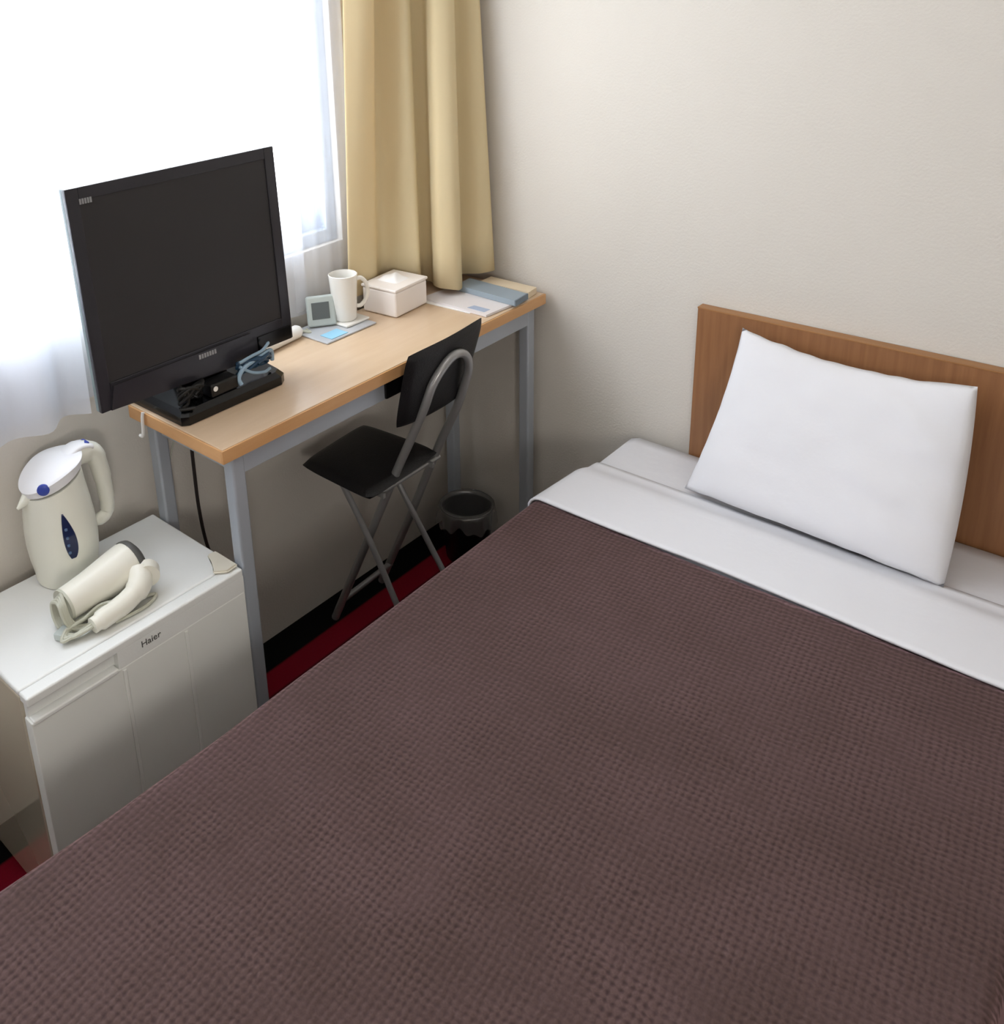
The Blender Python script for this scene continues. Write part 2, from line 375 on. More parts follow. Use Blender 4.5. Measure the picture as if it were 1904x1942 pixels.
# cords under the desk
bm = tube(bmesh.new(), [(.02, -.935, .80), (.020, -.938, .70), (.020, -.940, .60), (.022, -.941, .50), (.022, -.932, .40), (.022, -.91, .30), (.03, -.90, .1), (.03, -.90, .008)], .0042, 8, smooth=6)
CORD_BM = bm
bm = tube(bmesh.new(), [(.012, -.955, .80), (.012, -.96, .74), (.012, -.99, .66), (.012, -1.01, .60)], .0018, 6, smooth=6)
tag(obj('thin_wire', bm, M_cord_iv), 'thin pale wire hanging short beside the dark cord under the desk', 'wire')

# ---------------------------------------------------------------- television
TX = .17
tv = thing('television', (.14, -.95, DZ+.001), 'black flat screen television on the left end of the desk', 'television')
Y0, Y1, Z0, Z1 = -1.232, -.752, .914, 1.342
def lean(z): return 0
bm = bmesh.new(); box(bm, TX-.018, TX-.006, Y0, Y1, Z0, Z1, .003, 2)
prism(bm, [(TX-.018, Y0+.05, Z0+.03), (TX-.018, Y1-.05, Z0+.03), (TX-.018, Y1-.05, Z1-.06), (TX-.018, Y0+.05, Z1-.06)], (-.035, 0, 0))
obj('back_housing', bm, M_tvside, tv)
bm = bmesh.new()
sy0, sy1, sz0, sz1 = Y0+.026, Y1-.026, .968, Z1-.024
box(bm, TX-.007, TX+.004, Y0, sy0, Z0, Z1, .002); box(bm, TX-.007, TX+.004, sy1, Y1, Z0, Z1, .002)
box(bm, TX-.007, TX+.004, sy0, sy1, sz1, Z1, .002); box(bm, TX-.007, TX+.004, sy0, sy1, Z0, sz0, .002)
bez = obj('bezel', bm, M_bezel, tv)
obj('screen', nbox(TX-.007, TX+.001, sy0-.001, sy1+.001, sz0-.001, sz1+.001), M_screen, tv, smooth=False)
# raised chin panel with slanted right end and black speaker strip
chin = prism(bmesh.new(), [(TX+.004, Y0+.018, Z0+.002), (TX+.004, -.852, Z0-.012), (TX+.004, -.872, sz0-.006), (TX+.004, Y0+.03, sz0-.006)], (.006, 0, 0))
obj('chin_panel', chin, M_bezel, tv)
obj('speaker_strip', nbox(TX+.003, TX+.007, -.852, Y1-.006, Z0+.001, Z0+.032, .001), M_speaker, tv)
Rlog = Matrix(((0, 0, 1, 0), (1, 0, 0, 0), (0, 1, 0, 0), (0, 0, 0, 1)))  # text plane facing +x, reading along +y
for nm, y, z, wd, ht in (('corner_logo', -1.194, 1.316, .026, .010), ('maker_logo', -.985, .9535, .045, .0095)):
    bm = bmesh.new(); n = 5 if nm == 'corner_logo' else 7
    for i in range(n):
        a = y-wd/2+wd*i/n; ww = wd/n*.72
        x0 = TX+(.0042 if nm == 'corner_logo' else .0102)
        box(bm, x0, x0+.0008, a, a+ww, z-ht/2, z+ht/2)
        box(bm, x0+.0002, x0+.0010, a+ww*.3, a+ww*.7, z-ht*.2, z+ht*.2)
    obj(nm, bm, M_logo, tv, smooth=False)
for c_ in list(tv.children):
    c_.data.transform(Matrix.Translation((TX+.015, Y0, Z0)) @ Matrix.Rotation(math.radians(-2.3), 4, 'Y') @ Matrix.Rotation(math.radians(-.35), 4, 'X') @ Matrix.Translation((-TX, -Y0, -Z0)))
obj('power_cord', CORD_BM, M_wallcable, tv)
# neck and base
bm = bmesh.new(); prism(bm, [(.10, -1.02, DZ+.028), (.10, -.90, DZ+.028), (.10, -.915, .93), (.10, -1.005, .93)], (.035, 0, 0))
obj('neck', bm, M_black, tv, smooth=False)
bm = bmesh.new()
pts = [(.052, -1.088), (.226, -1.088), (.236, -1.075), (.238, -.835), (.226, -.818), (.10, -.800), (.060, -.812), (.046, -.85), (.044, -1.07)]
A = [bm.verts.new((x, y, DZ+.001)) for x, y in pts]; B = [bm.verts.new((x, y, DZ+.019)) for x, y in pts]
cx, cy = .14, -.95
Cc = [bm.verts.new((cx+(x-cx)*.90, cy+(y-cy)*.93, DZ+.030)) for x, y in pts]
n = len(pts); bm.faces.new(A[::-1]); bm.faces.new(Cc)
for P, Q in ((A, B), (B, Cc)):
    for i in range(n): bm.faces.new((P[i], P[(i+1) % n], Q[(i+1) % n], Q[i]))
obj('stand_base', bm, M_speaker, tv, angle=20)

# things lying on the TV stand
def coil(cx, cy, cz, rx, ry, rz, loops, r, m, seed, tail=None):
    rnd = random.Random(seed); pts = []
    N_ = loops*9
    for i in range(N_):
        a = 2*math.pi*i/9; f = i/N_
        pts.append((cx+rx*math.cos(a)*(1+.2*rnd.uniform(-1, 1)), cy+ry*math.sin(a)*(1+.2*rnd.uniform(-1, 1)), cz+rz*(math.sin(a*1.0+f*3)*.5+.5)+.002*rnd.uniform(-1, 1)))
    if tail: pts += tail
    return tube(bmesh.new(), pts, r, 8, smooth=4)
bm = coil(.208, -1.045, DZ+.036, .014, .026, .034, 4, .0038, M_blackm, 3, [(.215, -1.06, DZ+.037), (.222, -1.082, DZ+.034), (.236, -1.058, DZ+.0335)])
tag(obj('cable_coil', bm, M_blackm), 'coiled black cable on the left of the television stand', 'cable')
adp = thing('power_adapter', (.21, -.975, DZ+.030), 'black power adapter on the television stand beside the blue cable', 'adapter')
bm = bmesh.new(); box(bm, .190, .228, -1.010, -.940, DZ+.031, DZ+.060, .005, 3)
obj('adapter_body', bm, M_black, adp)
bm = lathe(bmesh.new(), [(0, 0), (.0055, 0), (.0055, .001), (0, .001)], (0, 0, 0), 20)
bm.transform(Matrix.Translation((.2285, -1.000, DZ+.050)) @ Matrix.Rotation(math.pi/2, 4, 'Y'))
obj('round_sticker', bm, M_white, adp)
bm = coil(.212, -.885, DZ+.050, .013, .038, .026, 4, .0042, M_bluec, 5)
bc = thing('blue_cable', (.21, -.885, DZ+.03), 'bundled blue network cable on the right of the television stand', 'cable')
obj('cable_loops', bm, M_bluec, bc)
bm = tube(bmesh.new(), [(.208, -.832, DZ+.050), (.212, -.836, DZ+.074), (.220, -.860, DZ+.078), (.224, -.895, DZ+.074), (.226, -.925, DZ+.066), (.226, -.938, DZ+.050), (.230, -.936, DZ+.036)], .0048, 8, smooth=5)
tube(bm, [(.222, -.930, DZ+.080), (.225, -.900, DZ+.086), (.223, -.868, DZ+.088), (.216, -.846, DZ+.095), (.205, -.838, DZ+.09)], .0034, 8, smooth=5)
tube(bm, [(.214, -.845, DZ+.036), (.226, -.87, DZ+.040), (.228, -.905, DZ+.052), (.222, -.93, DZ+.072)], .0034, 8, smooth=5)
obj('cable_end', bm, M_ltbluec, bc)['label'] = 'pale blue cable end'

# white oblong device behind the TV
wd = thing('white_adapter_bar', (.075, -.70, DZ), 'white rounded plastic bar lying on the desk behind the television', 'device')
bm = tube(bmesh.new(), [(.082, -.787, DZ+.017), (.080, -.78, DZ+.017), (.066, -.635, DZ+.017), (.065, -.628, DZ+.017)], [.013, .0165, .0165, .013], 16)
obj('case', bm, M_white, wd)
bm = tube(bmesh.new(), [(.063, -.628, DZ+.012), (.062, -.612, DZ+.010), (.075, -.600, DZ+.005), (.05, -.59, DZ+.0045)], .0035, 8, smooth=4)
obj('lead', bm, M_cord_iv, wd)

# ---------------------------------------------------------------- desk-top things
tray = tag(obj('tray', nbox(.032, .157, -.622, -.452, DZ+.0005, DZ+.005, .002), M_tray), 'flat grey tray on the desk under the mug and clock', 'tray')
card = tag(obj('card', nbox(.110, .150, -.600, -.545, DZ+.0055, DZ+.0065), M_card, smooth=False), 'small pale blue card lying on the tray before the clock', 'card')
ck = thing('digital_clock', (.07, -.56, DZ+.005), 'grey framed digital clock standing on the tray left of the mug', 'clock')
mt = Matrix.Translation((.078, -.560, DZ+.0055)) @ Matrix.Rotation(math.radians(-34), 4, 'Z') @ Matrix.Rotation(math.radians(-12), 4, 'Y')
obj('clock_body', nbox(-.016, 0, -.036, .036, .0035, .080, .006, 3, mtx=mt), M_greyplas, ck)
obj('clock_screen', nbox(0, .0015, -.024, .020, .022, .064, .0005, 1, mtx=mt), M_lcd, ck)

mug = thing('mug', (.098, -.482, DZ+.012), 'white ceramic mug on a coaster between the clock and the tissue box', 'mug')
mc = (.090, -.494, DZ+.0125)
bm = lathe(bmesh.new(), [(0, 0), (.026, 0), (.0295, .004), (.0305, .03), (.0335, .085), (.0362, .117), (.0346, .118), (.0320, .085), (.0285, .01), (0, .007)], mc, 48)
obj('mug_body', bm, M_ceramic, mug)
hd = Vector((.42, .9, 0)).normalized()
bm = tube(bmesh.new(), [Vector(mc)+hd*a+Vector((0, 0, b)) for a, b in ((.030, .098), (.046, .100), (.060, .084), (.063, .062), (.056, .040), (.042, .028), (.028, .030))], .0055, 10, smooth=5)
obj('handle', bm, M_ceramic, mug)
tag(obj('coaster', nbox(.056, .130, -.528, -.447, DZ+.0055, DZ+.012, .003, 2), M_ceramic), 'white coaster under the white mug', 'coaster')

tb = thing('tissue_box', (.10, -.34, DZ), 'square white tissue box with its lid on the desk under the curtain', 'tissue box')
bm = bmesh.new(); mtb = Matrix.Translation((.116, -.336, 0)) @ Matrix.Rotation(math.radians(4), 4, 'Z')
box(bm, -.055, .055, -.066, .066, DZ+.001, DZ+.068, .006, 3, mtx=mtb); obj('box_body', bm, M_tissue, tb)
bm = bmesh.new(); box(bm, -.057, .057, -.068, .068, DZ+.068, DZ+.076, .003, 2, mtx=mtb)
obj('lid', bm, M_tissue, tb)
def tissf(u, v):
    x, y = u*2-1, v*2-1; h = max(0, (1-x*x))*max(0, 1-abs(y)**3)
    return mtb @ Vector((.034*x-.008, .030*y+.004, DZ+.0755+.013*h*(1+.25*math.sin(6*x+3*y))))
bm = bmesh.new(); grid(bm, tissf, 14, 14); obj('tissue', bm, M_paper, tb)

def slab(name, quad, z0, z1, m, label, cat):
    bm = prism(bmesh.new(), [(x, y, z0) for x, y in quad], (0, 0, z1-z0)); return tag(obj(name, bm, m, smooth=False), label, cat)
mg = thing('magazine', (.24, -.17, DZ), 'white magazine lying flat at the right end of the desk', 'magazine')
obj('pages', prism(bmesh.new(), [(x, y, DZ+.001) for x, y in ((.135, -.252), (.350, -.258), (.362, -.092), (.150, -.085))], (0, 0, .006)), M_mag, mg, smooth=False)
obj('cover_print', prism(bmesh.new(), [(x, y, DZ+.0071) for x, y in ((.28, -.245), (.335, -.246), (.336, -.222), (.285, -.222))], (0, 0, .0004)), M_magblue, mg, smooth=False)
slab('paper_sheets', ((.12, -.270), (.30, -.262), (.30, -.245), (.13, -.25)), DZ+.0005, DZ+.001, M_paper, 'thin white paper edge under the magazine on the desk', 'paper')
bd = thing('binder', (.28, -.13, DZ+.007), 'blue grey binder lying on the magazine below the curtain', 'binder')
obj('covers', prism(bmesh.new(), [(x, y, DZ+.0078) for x, y in ((.175, -.158), (.372, -.168), (.366, -.105), (.170, -.092))], (0, 0, .015)), M_binder, bd, smooth=False)
obj('spine', prism(bmesh.new(), [(x, y, DZ+.0076) for x, y in ((.372, -.168), (.3755, -.168), (.3695, -.104), (.366, -.105))], (0, 0, .0155)), M_binder2, bd, smooth=False)
slab('booklet', ((.20, -.088), (.358, -.084), (.352, -.040), (.20, -.036)), DZ+.001, DZ+.018, M_cream, 'cream booklet behind the blue grey binder in the desk corner', 'booklet')

# ---------------------------------------------------------------- curtains
def ribbon(bot, top, zb, zt, nv=14, sub=6, wav=0):
    """cloth between a bottom plan line and a top plan line"""
    B = cr([(x, y, 0) for x, y in bot], sub); T = cr([(x, y, 0) for x, y in top], sub); n = len(B)-1
    bm = bmesh.new()
    def f(u, v):
        i = round(u*n); b, t_ = B[i], T[i]; s = v
        p = b.lerp(t_, s); z0 = zb(u) if callable(zb) else zb
        return (p.x, p.y, z0+(zt-z0)*v)
    grid(bm, f, n, nv); return bm
bot = [(.046, -.436), (.050, -.430), (.053, -.400), (.052, -.345), (.030, -.305), (.034, -.275), (.088, -.250), (.112, -.232), (.085, -.205), (.070, -.178), (.105, -.175), (.140, -.205), (.172, -.215), (.202, -.190), (.192, -.155), (.145, -.128), (.142, -.098), (.196, -.080), (.213, -.045), (.190, -.018), (.13, -.012)]
top = [(.046, -.396), (.052, -.388), (.074, -.350), (.072, -.318), (.020, -.288), (.028, -.255), (.088, -.232), (.085, -.205), (.060, -.185), (.050, -.165), (.080, -.150), (.105, -.160), (.135, -.168), (.158, -.140), (.150, -.112), (.115, -.090), (.125, -.068), (.155, -.058), (.170, -.040), (.150, -.018), (.10, -.012)]
top = [(x+(x-bx)*.55, y+(y-by)*.55) for (x, y), (bx, by) in zip(top, bot)]
def hem(u): return .868-.012*math.sin(u*math.pi*1)+.006*math.sin(u*23)+.012*abs(math.sin(u*9.5))
cur = solid(obj('curtain', ribbon(bot, top, hem, 2.02, 12, 5), M_curtain, angle=80), .003)
tag(cur, 'yellow cream curtain gathered in the corner above the desk', 'curtain')

def sheer(name, y0, y1, x, zb, zt, amp, per, seed, label, fan=0, slant=0, m=None):
    rnd = random.Random(seed); ph = rnd.uniform(0, 6)
    n = int(abs(y1-y0)/.011); bm = bmesh.new()
    def f(u, v):
        y = y0+(y1-y0)*u
        a = amp*(1-.25*v)*(.75+.35*math.sin(y*17+ph))
        xx = x+a*math.sin(2*math.pi*y/per+ph+1.3*math.sin(y*9+ph))
        return (xx, y+slant*(1-v)*u, (zb(u) if callable(zb) else zb)*(1-v)+zt*v)
    grid(bm, f, n, 10)
    return tag(obj(name, bm, m or M_sheer, angle=180), label, 'sheer curtain')
sheer('sheer_curtain', -2.80, -.555, .018, .872, 2.03, .005, .12, 2, 'long white sheer curtain across the window behind the television')
sheer('sheer_curtain', -2.80, -1.17, .052, lambda u: .862-.012*math.sin(u*3), 2.03, .020, .125, 5, 'gathered white sheer curtain at the left, hanging beside the television', slant=-.02)
sheer('sheer_curtain', -.60, -.385, .030, .885, 2.03, .0045, .045, 9, 'narrow gathered white sheer strip between television and yellow curtain', m=M_thin)
# rail above the frame of the photo
rl = tag(obj('curtain_rail', nbox(.012, .20, -2.85, -.01, 2.035, 2.06, .004), M_white), 'white curtain rail above the window', 'curtain rail')

# ---------------------------------------------------------------- folding chair
ch = thing('folding_chair', (.23, -.56, 0), 'black folding chair with silver tube legs pushed under the desk', 'chair')
SZ = .54
def padf(corners, th, n, nrm, puff, bowx=0):
    """puffy pad from four corners"""
    P = [Vector(c) for c in corners]; N_ = Vector(nrm).normalized(); bm = bmesh.new()
    def p(u, v): 
        q = (P[0]*(1-u)+P[1]*u)*(1-v)+(P[3]*(1-u)+P[2]*u)*v
        return q
    for sgn in (1, -1):
        def f(u, v):
            bow = Vector((bowx*(1-(2*u-1)**2), 0, 0))
            e = (max(0, 1-abs(2*u-1)**8)*max(0, 1-abs(2*v-1)**8))**.35
            # round the corners
            cu, cv = 2*u-1, 2*v-1; k = 1-.05*(cu**4*cv**4)
            q = p(.5+.5*cu*k, .5+.5*cv*k)
            return q+bow+N_*sgn*(th/2*e+(puff*e*(1-cu*cu)*(1-cv*cv) if sgn > 0 else 0))
        grid(bm, f, n, n)
    bmesh.ops.remove_doubles(bm, verts=bm.verts, dist=.0004); return bm
obj('seat', padf([(.098, -.690, SZ-.012), (.345, -.697, SZ-.012), (.330, -.425, SZ-.012), (.075, -.440, SZ-.012)], .030, 20, (0, 0, 1), .006), M_vinyl, ch)
# backrest: curved pad
Bk = [(.376, -.636, .692), (.376, -.396, .692), (.424, -.364, .898), (.424, -.638, .888)]
obj('backrest', padf(Bk, .022, 20, (-.97, 0, .2), .004, .012), M_vinyl, ch)
# hoop tube (arch behind the backrest running down to the front feet)
def hoop():
    L = [(.077, -.590, .006), (.20, -.588, .27), (.325, -.585, .54), (.376, -.580, .65), (.413, -.574, .735)]
    top_ = [(.430, -.560, .795), (.442, -.525, .838), (.446, -.490, .848), (.444, -.458, .830), (.436, -.440, .790)]
    R_ = [(.418, -.438, .735), (.385, -.432, .66), (.322, -.424, .54), (.20, -.408, .28), (.065, -.392, .006)]
    return L+top_+R_
obj('frame_hoop', tube(bmesh.new(), hoop(), .0105, 12, smooth=6), M_chrome, ch)
obj('leg', tube(bmesh.new(), [(.205, -.655, SZ-.028), (.275, -.628, .34), (.395, -.590, .006)], .0078, 12, smooth=4), M_chrome, ch)
obj('leg', tube(bmesh.new(), [(.150, -.462, SZ-.03), (.27, -.440, .29), (.42, -.405, .006)], .0078, 12, smooth=4), M_chrome, ch)
obj('crossbar', tube(bmesh.new(), [(.118, -.590, .085), (.108, -.394, .085)], .008, 10), M_chrome, ch)
obj('crossbar', tube(bmesh.new(), [(.142, -.650, SZ-.034), (.152, -.462, SZ-.034)], .007, 10), M_chrome, ch)
bm = bmesh.new(); box(bm, .15, .335, -.640, -.632, SZ-.040, SZ-.026, .002); box(bm, .15, .335, -.462, -.454, SZ-.040, SZ-.026, .002)
tube(bm, [(.318, -.640, SZ-.033), (.316, -.415, SZ-.033)], .006, 10)
obj('seat_bracket', bm, M_chrome, ch)

# ---------------------------------------------------------------- waste bin
bc_ = (.172, -.128, 0)
bn = thing('waste_bin', bc_, 'small black waste bin with a clear liner in the corner under the desk', 'waste bin')
obj('bin_body', lathe(bmesh.new(), [(0, 0.002), (.062, .002), (.064, .006), (.078, .166), (.081, .168), (.081, .172), (.076, .172), (.061, .010), (0, .008)], bc_, 40), M_bin, bn)
def bagf(u, v):
    a = 2*math.pi*u; s = v*2-1   # outside hem -> over rim -> inside
    wob = math.sin(a*7)*.3+math.sin(a*13+1)*.35+math.sin(a*3+2)*.35
    if s < 0:
        k = -s; r = .083+.008*k*(1+.5*wob)+.002*wob; z = .175-.050*k*(1+.35*wob)
    else:
        k = s; r = .074-.018*k+.003*wob*k; z = .175-.13*k
    if abs(s) < .12: z += .003
    return (bc_[0]+r*math.cos(a), bc_[1]+r*math.sin(a), z)
bm = bmesh.new(); grid(bm, bagf, 96, 14); bmesh.ops.remove_doubles(bm, verts=bm.verts, dist=.0003)
obj('bin_liner', bm, M_bag, bn, angle=180)

# ---------------------------------------------------------------- board + fridge
FX0, FX1, FY0, FY1, FZ = .045, .356, -1.532, -1.072, .56
fr = thing('mini_fridge', (.2, -1.3, .011), 'white mini fridge beside the desk with kettle and hair dryer on top', 'fridge')
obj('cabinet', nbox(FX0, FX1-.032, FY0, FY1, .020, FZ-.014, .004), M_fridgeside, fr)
bm = bmesh.new(); box(bm, FX0-.004, FX1-.030, FY0, FY1, FZ-.014, FZ, .005, 3)
obj('top_panel', bm, M_fridge, fr)
# door: slab with recess handle on the top left, thin top rail
door_bm = bmesh.new()
box(door_bm, FX1-.028, FX1, FY0, FY1, .035, FZ-.052, .004)
door = obj('door', door_bm, M_fridgedoor, fr)
bm = bmesh.new()
box(bm, FX1-.030, FX1-.001, FY0, FY1, FZ-.020, FZ-.001, .004, 3)       # bright top rail
box(bm, FX1-.028, FX1-.016, FY0+.004, -1.362, FZ-.054, FZ-.018)          # recess back
box(bm, FX1-.028, FX1-.001, -1.362, FY1, FZ-.056, FZ-.016, .002)        # solid part with the logo
box(bm, FX1-.018, FX1+.002, FY0+.004, -1.364, FZ-.058, FZ-.048, .003, 3)       # lower lip of the grip
obj('door_rail', bm, M_fridge, door).location = -Vector(fr.location)
bpy.data.objects['door_rail'].location = (0, 0, 0)
bm = bmesh.new()
for y in (-1.353, -1.218): box(bm, FX1-.001, FX1+.0022, y-.004, y+.004, .04, FZ-.058, .002)
r_o = obj('door_rib', bm, M_fridgedoor, door); r_o.location = (0, 0, 0)
bm = bmesh.new(); prism(bm, [(FX1-.085, FY1-.002, FZ), (FX1-.012, FY1-.002, FZ), (FX1-.010, FY1-.030, FZ), (FX1-.030, FY1-.052, FZ), (FX1-.045, FY1-.036, FZ), (FX1-.088, FY1-.022, FZ)], (0, 0, .007))
bmesh.ops.bevel(bm, geom=list(bm.edges), offset=.003, segments=2, affect='EDGES')
obj('hinge_cover', bm, M_hinge, fr)
for x in (.10, .28):
    for y in (FY0+.035, FY1-.035): obj('foot', lathe(bmesh.new(), [(0, 0), (.014, 0), (.016, .021), (0, .021)], (x, y, 0), 18), M_black, fr)
text_mesh('maker_logo', 'Haier', .019, M_dkgrey, Matrix.Translation((FX1-.0006, -1.292, FZ-.031)) @ Rlog, fr)

# ---------------------------------------------------------------- kettle
kc = (.092, -1.318, FZ+.001)
kt = thing('electric_kettle', kc, 'cream electric kettle with white lid and blue details on the fridge', 'kettle')
KP = [(.0, .066), (.006, .068), (.020, .0685), (.05, .0735), (.085, .0765), (.12, .0755), (.16, .071), (.195, .066), (.25, .060)]
def bodyR(z):
    for (a, ra), (b_, rb) in zip(KP, KP[1:]):
        if a <= z <= b_: return ra+(rb-ra)*(z-a)/(b_-a)
    return .06
def rimz(y): return .214+.30*(y+.02)          # the rim climbs from the spout to the handle
def kbody(u, v):
    a = 2*math.pi*u
    if v > .97: r, zz = 0, 1.0
    else: zz = v/.97; r = 1
    y0_ = .062*math.sin(a); zt = rimz(y0_) ; z = zt*zz; rr = bodyR(min(z, .25))*r
    return (kc[0]+rr*math.cos(a), kc[1]+rr*math.sin(a), kc[2]+(z if r else .214))
bm = bmesh.new(); grid(bm, kbody, 64, 34); bmesh.ops.remove_doubles(bm, verts=bm.verts, dist=.0003)
obj('body', bm, M_kettle, kt)
# wedge lid: thick over the spout, thin at the handle
def lidf(u, v):
    a = 2*math.pi*u
    if v < .2: r, s_ = 1.0, v/.2
    else: r, s_ = 1-(v-.2)/.8, 1
    R0 = .0625+.004*s_*(v < .2)
    y = (R0+.004)*r*math.sin(a); x = R0*r*math.cos(a)
    zl = rimz(y)-.001
    crown = .256-6.0*max(0, -(y-.03))**2*.75-2.2*x*x
    z = zl+(max(crown-zl, .006))*(s_**.6 if v < .2 else 1) if True else 0
    return (kc[0]+x, kc[1]+y, kc[2]+z)
bm = bmesh.new(); grid(bm, lidf, 64, 24)
bmesh.ops.remove_doubles(bm, verts=bm.verts, dist=.0003)
tube(bm, [(kc[0], kc[1]+.012, kc[2]+.238), (kc[0], kc[1]+.055, kc[2]+.256), (kc[0], kc[1]+.085, kc[2]+.254), (kc[0], kc[1]+.112, kc[2]+.236)], [.026, .023, .021, .012], 18, smooth=6, flat=.35)
obj('lid', bm, M_ketlid, kt, angle=50)
bm = bmesh.new()
tube(bm, [(kc[0]+.002, kc[1]-.048, kc[2]+.196), (kc[0]+.002, kc[1]-.066, kc[2]+.194), (kc[0]+.002, kc[1]-.086, kc[2]+.182)], [.019, .012, .003], 16)
obj('spout', bm, M_kettle, kt)
bm = tube(bmesh.new(), [(kc[0], kc[1]+.040, kc[2]+.236), (kc[0], kc[1]+.075, kc[2]+.240), (kc[0], kc[1]+.103, kc[2]+.226), (kc[0], kc[1]+.113, kc[2]+.185), (kc[0], kc[1]+.117, kc[2]+.135), (kc[0], kc[1]+.116, kc[2]+.100), (kc[0], kc[1]+.104, kc[2]+.082), (kc[0], kc[1]+.066, kc[2]+.078)], [.022, .024, .022, .020, .018, .016, .014, .011], 16, smooth=6)
obj('handle', bm, M_kettle, kt)
obj('pivot_button', lathe(bmesh.new(), [(0, 0), (.0115, 0), (.0115, .004), (.009, .006), (0, .0065)], (0, 0, 0), 24), M_blue, kt)
pb = bpy.data.objects['pivot_button']; dirv = Vector((.80, -.60, .02)).normalized()
pb.matrix_local = Matrix.Translation((.0470, -.043, .222)) @ dirv.to_track_quat('Z', 'Y').to_matrix().to_4x4()
bm = bmesh.new(); box(bm, kc[0]-.012, kc[0]+.014, kc[1]+.056, kc[1]+.092, kc[2]+.253, kc[2]+.262, .004, 3)
obj('lid_switch', bm, M_blue, kt)
# water gauge: dark blue lens following the body
def gaugef(off, w0, z0, z1, ang0, asym=.5):
    bm = bmesh.new()
    def f(u, v):
        z = z0+(z1-z0)*v; k = math.sin(math.pi*min(max(v, .0), 1)**.72)**.75 if 0 < v < 1 else .12
        k = max(k, .22 if v < .5 else .10)
        a = ang0+(u-.5)*w0*k+.10*(.5-v)+.05*k
        rr = bodyR(z)+off*(1 if .02 < u < .98 and .01 < v < .99 else -1)
        return (kc[0]+rr*math.cos(a), kc[1]+rr*math.sin(a), kc[2]+z)
    grid(bm, f, 12, 24); return bm
ga = obj('water_gauge', gaugef(.0022, .40, .065, .168, math.radians(-16)), M_gauge, kt)
bm = bmesh.new()
for z in (.084, .100, .116, .134):
    a = math.radians(-17); rr = bodyR(z)+.0022
    lathe(bm, [(0, -.003), (.003, -.002), (.003, .002), (0, .003)], (kc[0]+rr*math.cos(a), kc[1]+rr*math.sin(a), kc[2]+z), 10)
obj('gauge_mark', bm, M_gaugedot, ga).location = (0, 0, 0)

for c_ in kt.children_recursive:
    S_ = Matrix.Diagonal((.9, .9, 1, 1))
    if c_.name.startswith('pivot'): c_.location.x *= .9; c_.location.y *= .9; continue
    c_.data.transform(Matrix.Translation(kc) @ S_ @ Matrix.Translation(-Vector(kc)))
kt.location.y += .014; kt.location.x -= .004

# ---------------------------------------------------------------- hair dryer
dz = FZ
hr = thing('hair_dryer', (.22, -1.31, dz+.001), 'ivory folding hair dryer lying in front of the kettle on the fridge', 'hair dryer')
A0 = Vector((.232, -1.388, dz+.040)); A1 = Vector((.222, -1.238, dz+.047)); ax = (A1-A0).normalized()
def along(s): return A0.lerp(A1, s)
bm = tube(bmesh.new(), [along(s) for s in (0, .04, .15, .35, .6, .8, .93, 1.0, 1.04)], [.0300, .0315, .0320, .0340, .0385, .0425, .0440, .0420, .036], 28)
obj('barrel', bm, M_dryer, hr)
bm = tube(bmesh.new(), [along(s) for s in (.965, 1.0, 1.05, 1.10, 1.125)], [.0450, .0448, .0420, .030, .012], 28)
obj('rear_grille', bm, M_dkgrey, hr)
bm = tube(bmesh.new(), [along(s) for s in (-.012, .02)], [.0305, .0322], 24); 
obj('nozzle_ring', bm, M_cord_iv, hr)
bm = tube(bmesh.new(), [(.262, -1.245, dz+.046), (.286, -1.262, dz+.036), (.296, -1.30, dz+.026), (.299, -1.345, dz+.022), (.300, -1.372, dz+.020)], [.024, .023, .0195, .0185, .015], 18, smooth=6)
obj('handle', bm, M_dryer, hr)
bm = tube(bmesh.new(), [(.262, -1.228, dz+.042), (.282, -1.240, dz+.042)], [.0235, .0235], 24)
obj('hinge', bm, M_dryer, hr)
bm = bmesh.new(); rnd = random.Random(4)
for k in range(6):
    o1 = .004*k; pts = []
    for i in range(10):
        a = 2*math.pi*i/10
        pts.append((.272+.016*math.cos(a)*(1+.25*rnd.uniform(-1, 1))+.002*k, -1.372+(.036+.003*k)*math.sin(a)*(1+.1*rnd.uniform(-1, 1)), dz+.007+.0042*k*(.6+.4*math.sin(a))+.002*rnd.random()))
    tube(bm, pts, .0034, 8, closed=True, smooth=4)
tube(bm, [(.300, -1.372, dz+.019), (.300, -1.385, dz+.018), (.290, -1.400, dz+.012), (.270, -1.410, dz+.008)], .0036, 8, smooth=5)
tube(bm, [(.298, -1.30, dz+.005), (.285, -1.26, dz+.006), (.295, -1.235, dz+.005), (.31, -1.27, dz+.005), (.305, -1.33, dz+.005)], .0034, 8, smooth=5)
for k in range(4):
    a_ = along(-.03-.022*k)
    tube(bm, [a_+Vector((.006, 0, .030-.004*k)), a_+Vector((.022, -.004, .018)), a_+Vector((.030, -.002, -.010)), a_+Vector((.034, .010, -.030)), a_+Vector((.046, .03, -.034))], .0036, 8, smooth=5)
    tube(bm, [a_+Vector((.006, 0, .030-.004*k)), a_+Vector((-.008, -.004, .012)), a_+Vector((-.004, -.006, -.018)), a_+Vector((.018, -.004, -.033)), a_+Vector((.04, .02, -.034))], .0036, 8, smooth=5)
obj('cord', bm, M_cord_iv, hr)
bm = bmesh.new(); box(bm, -.010, .010, -.014, .014, 0, .014, .003, mtx=Matrix.Translation((.262, -1.412, dz+.002)) @ Matrix.Rotation(.4, 4, 'Z'))
obj('plug', bm, M_greyplas, hr)

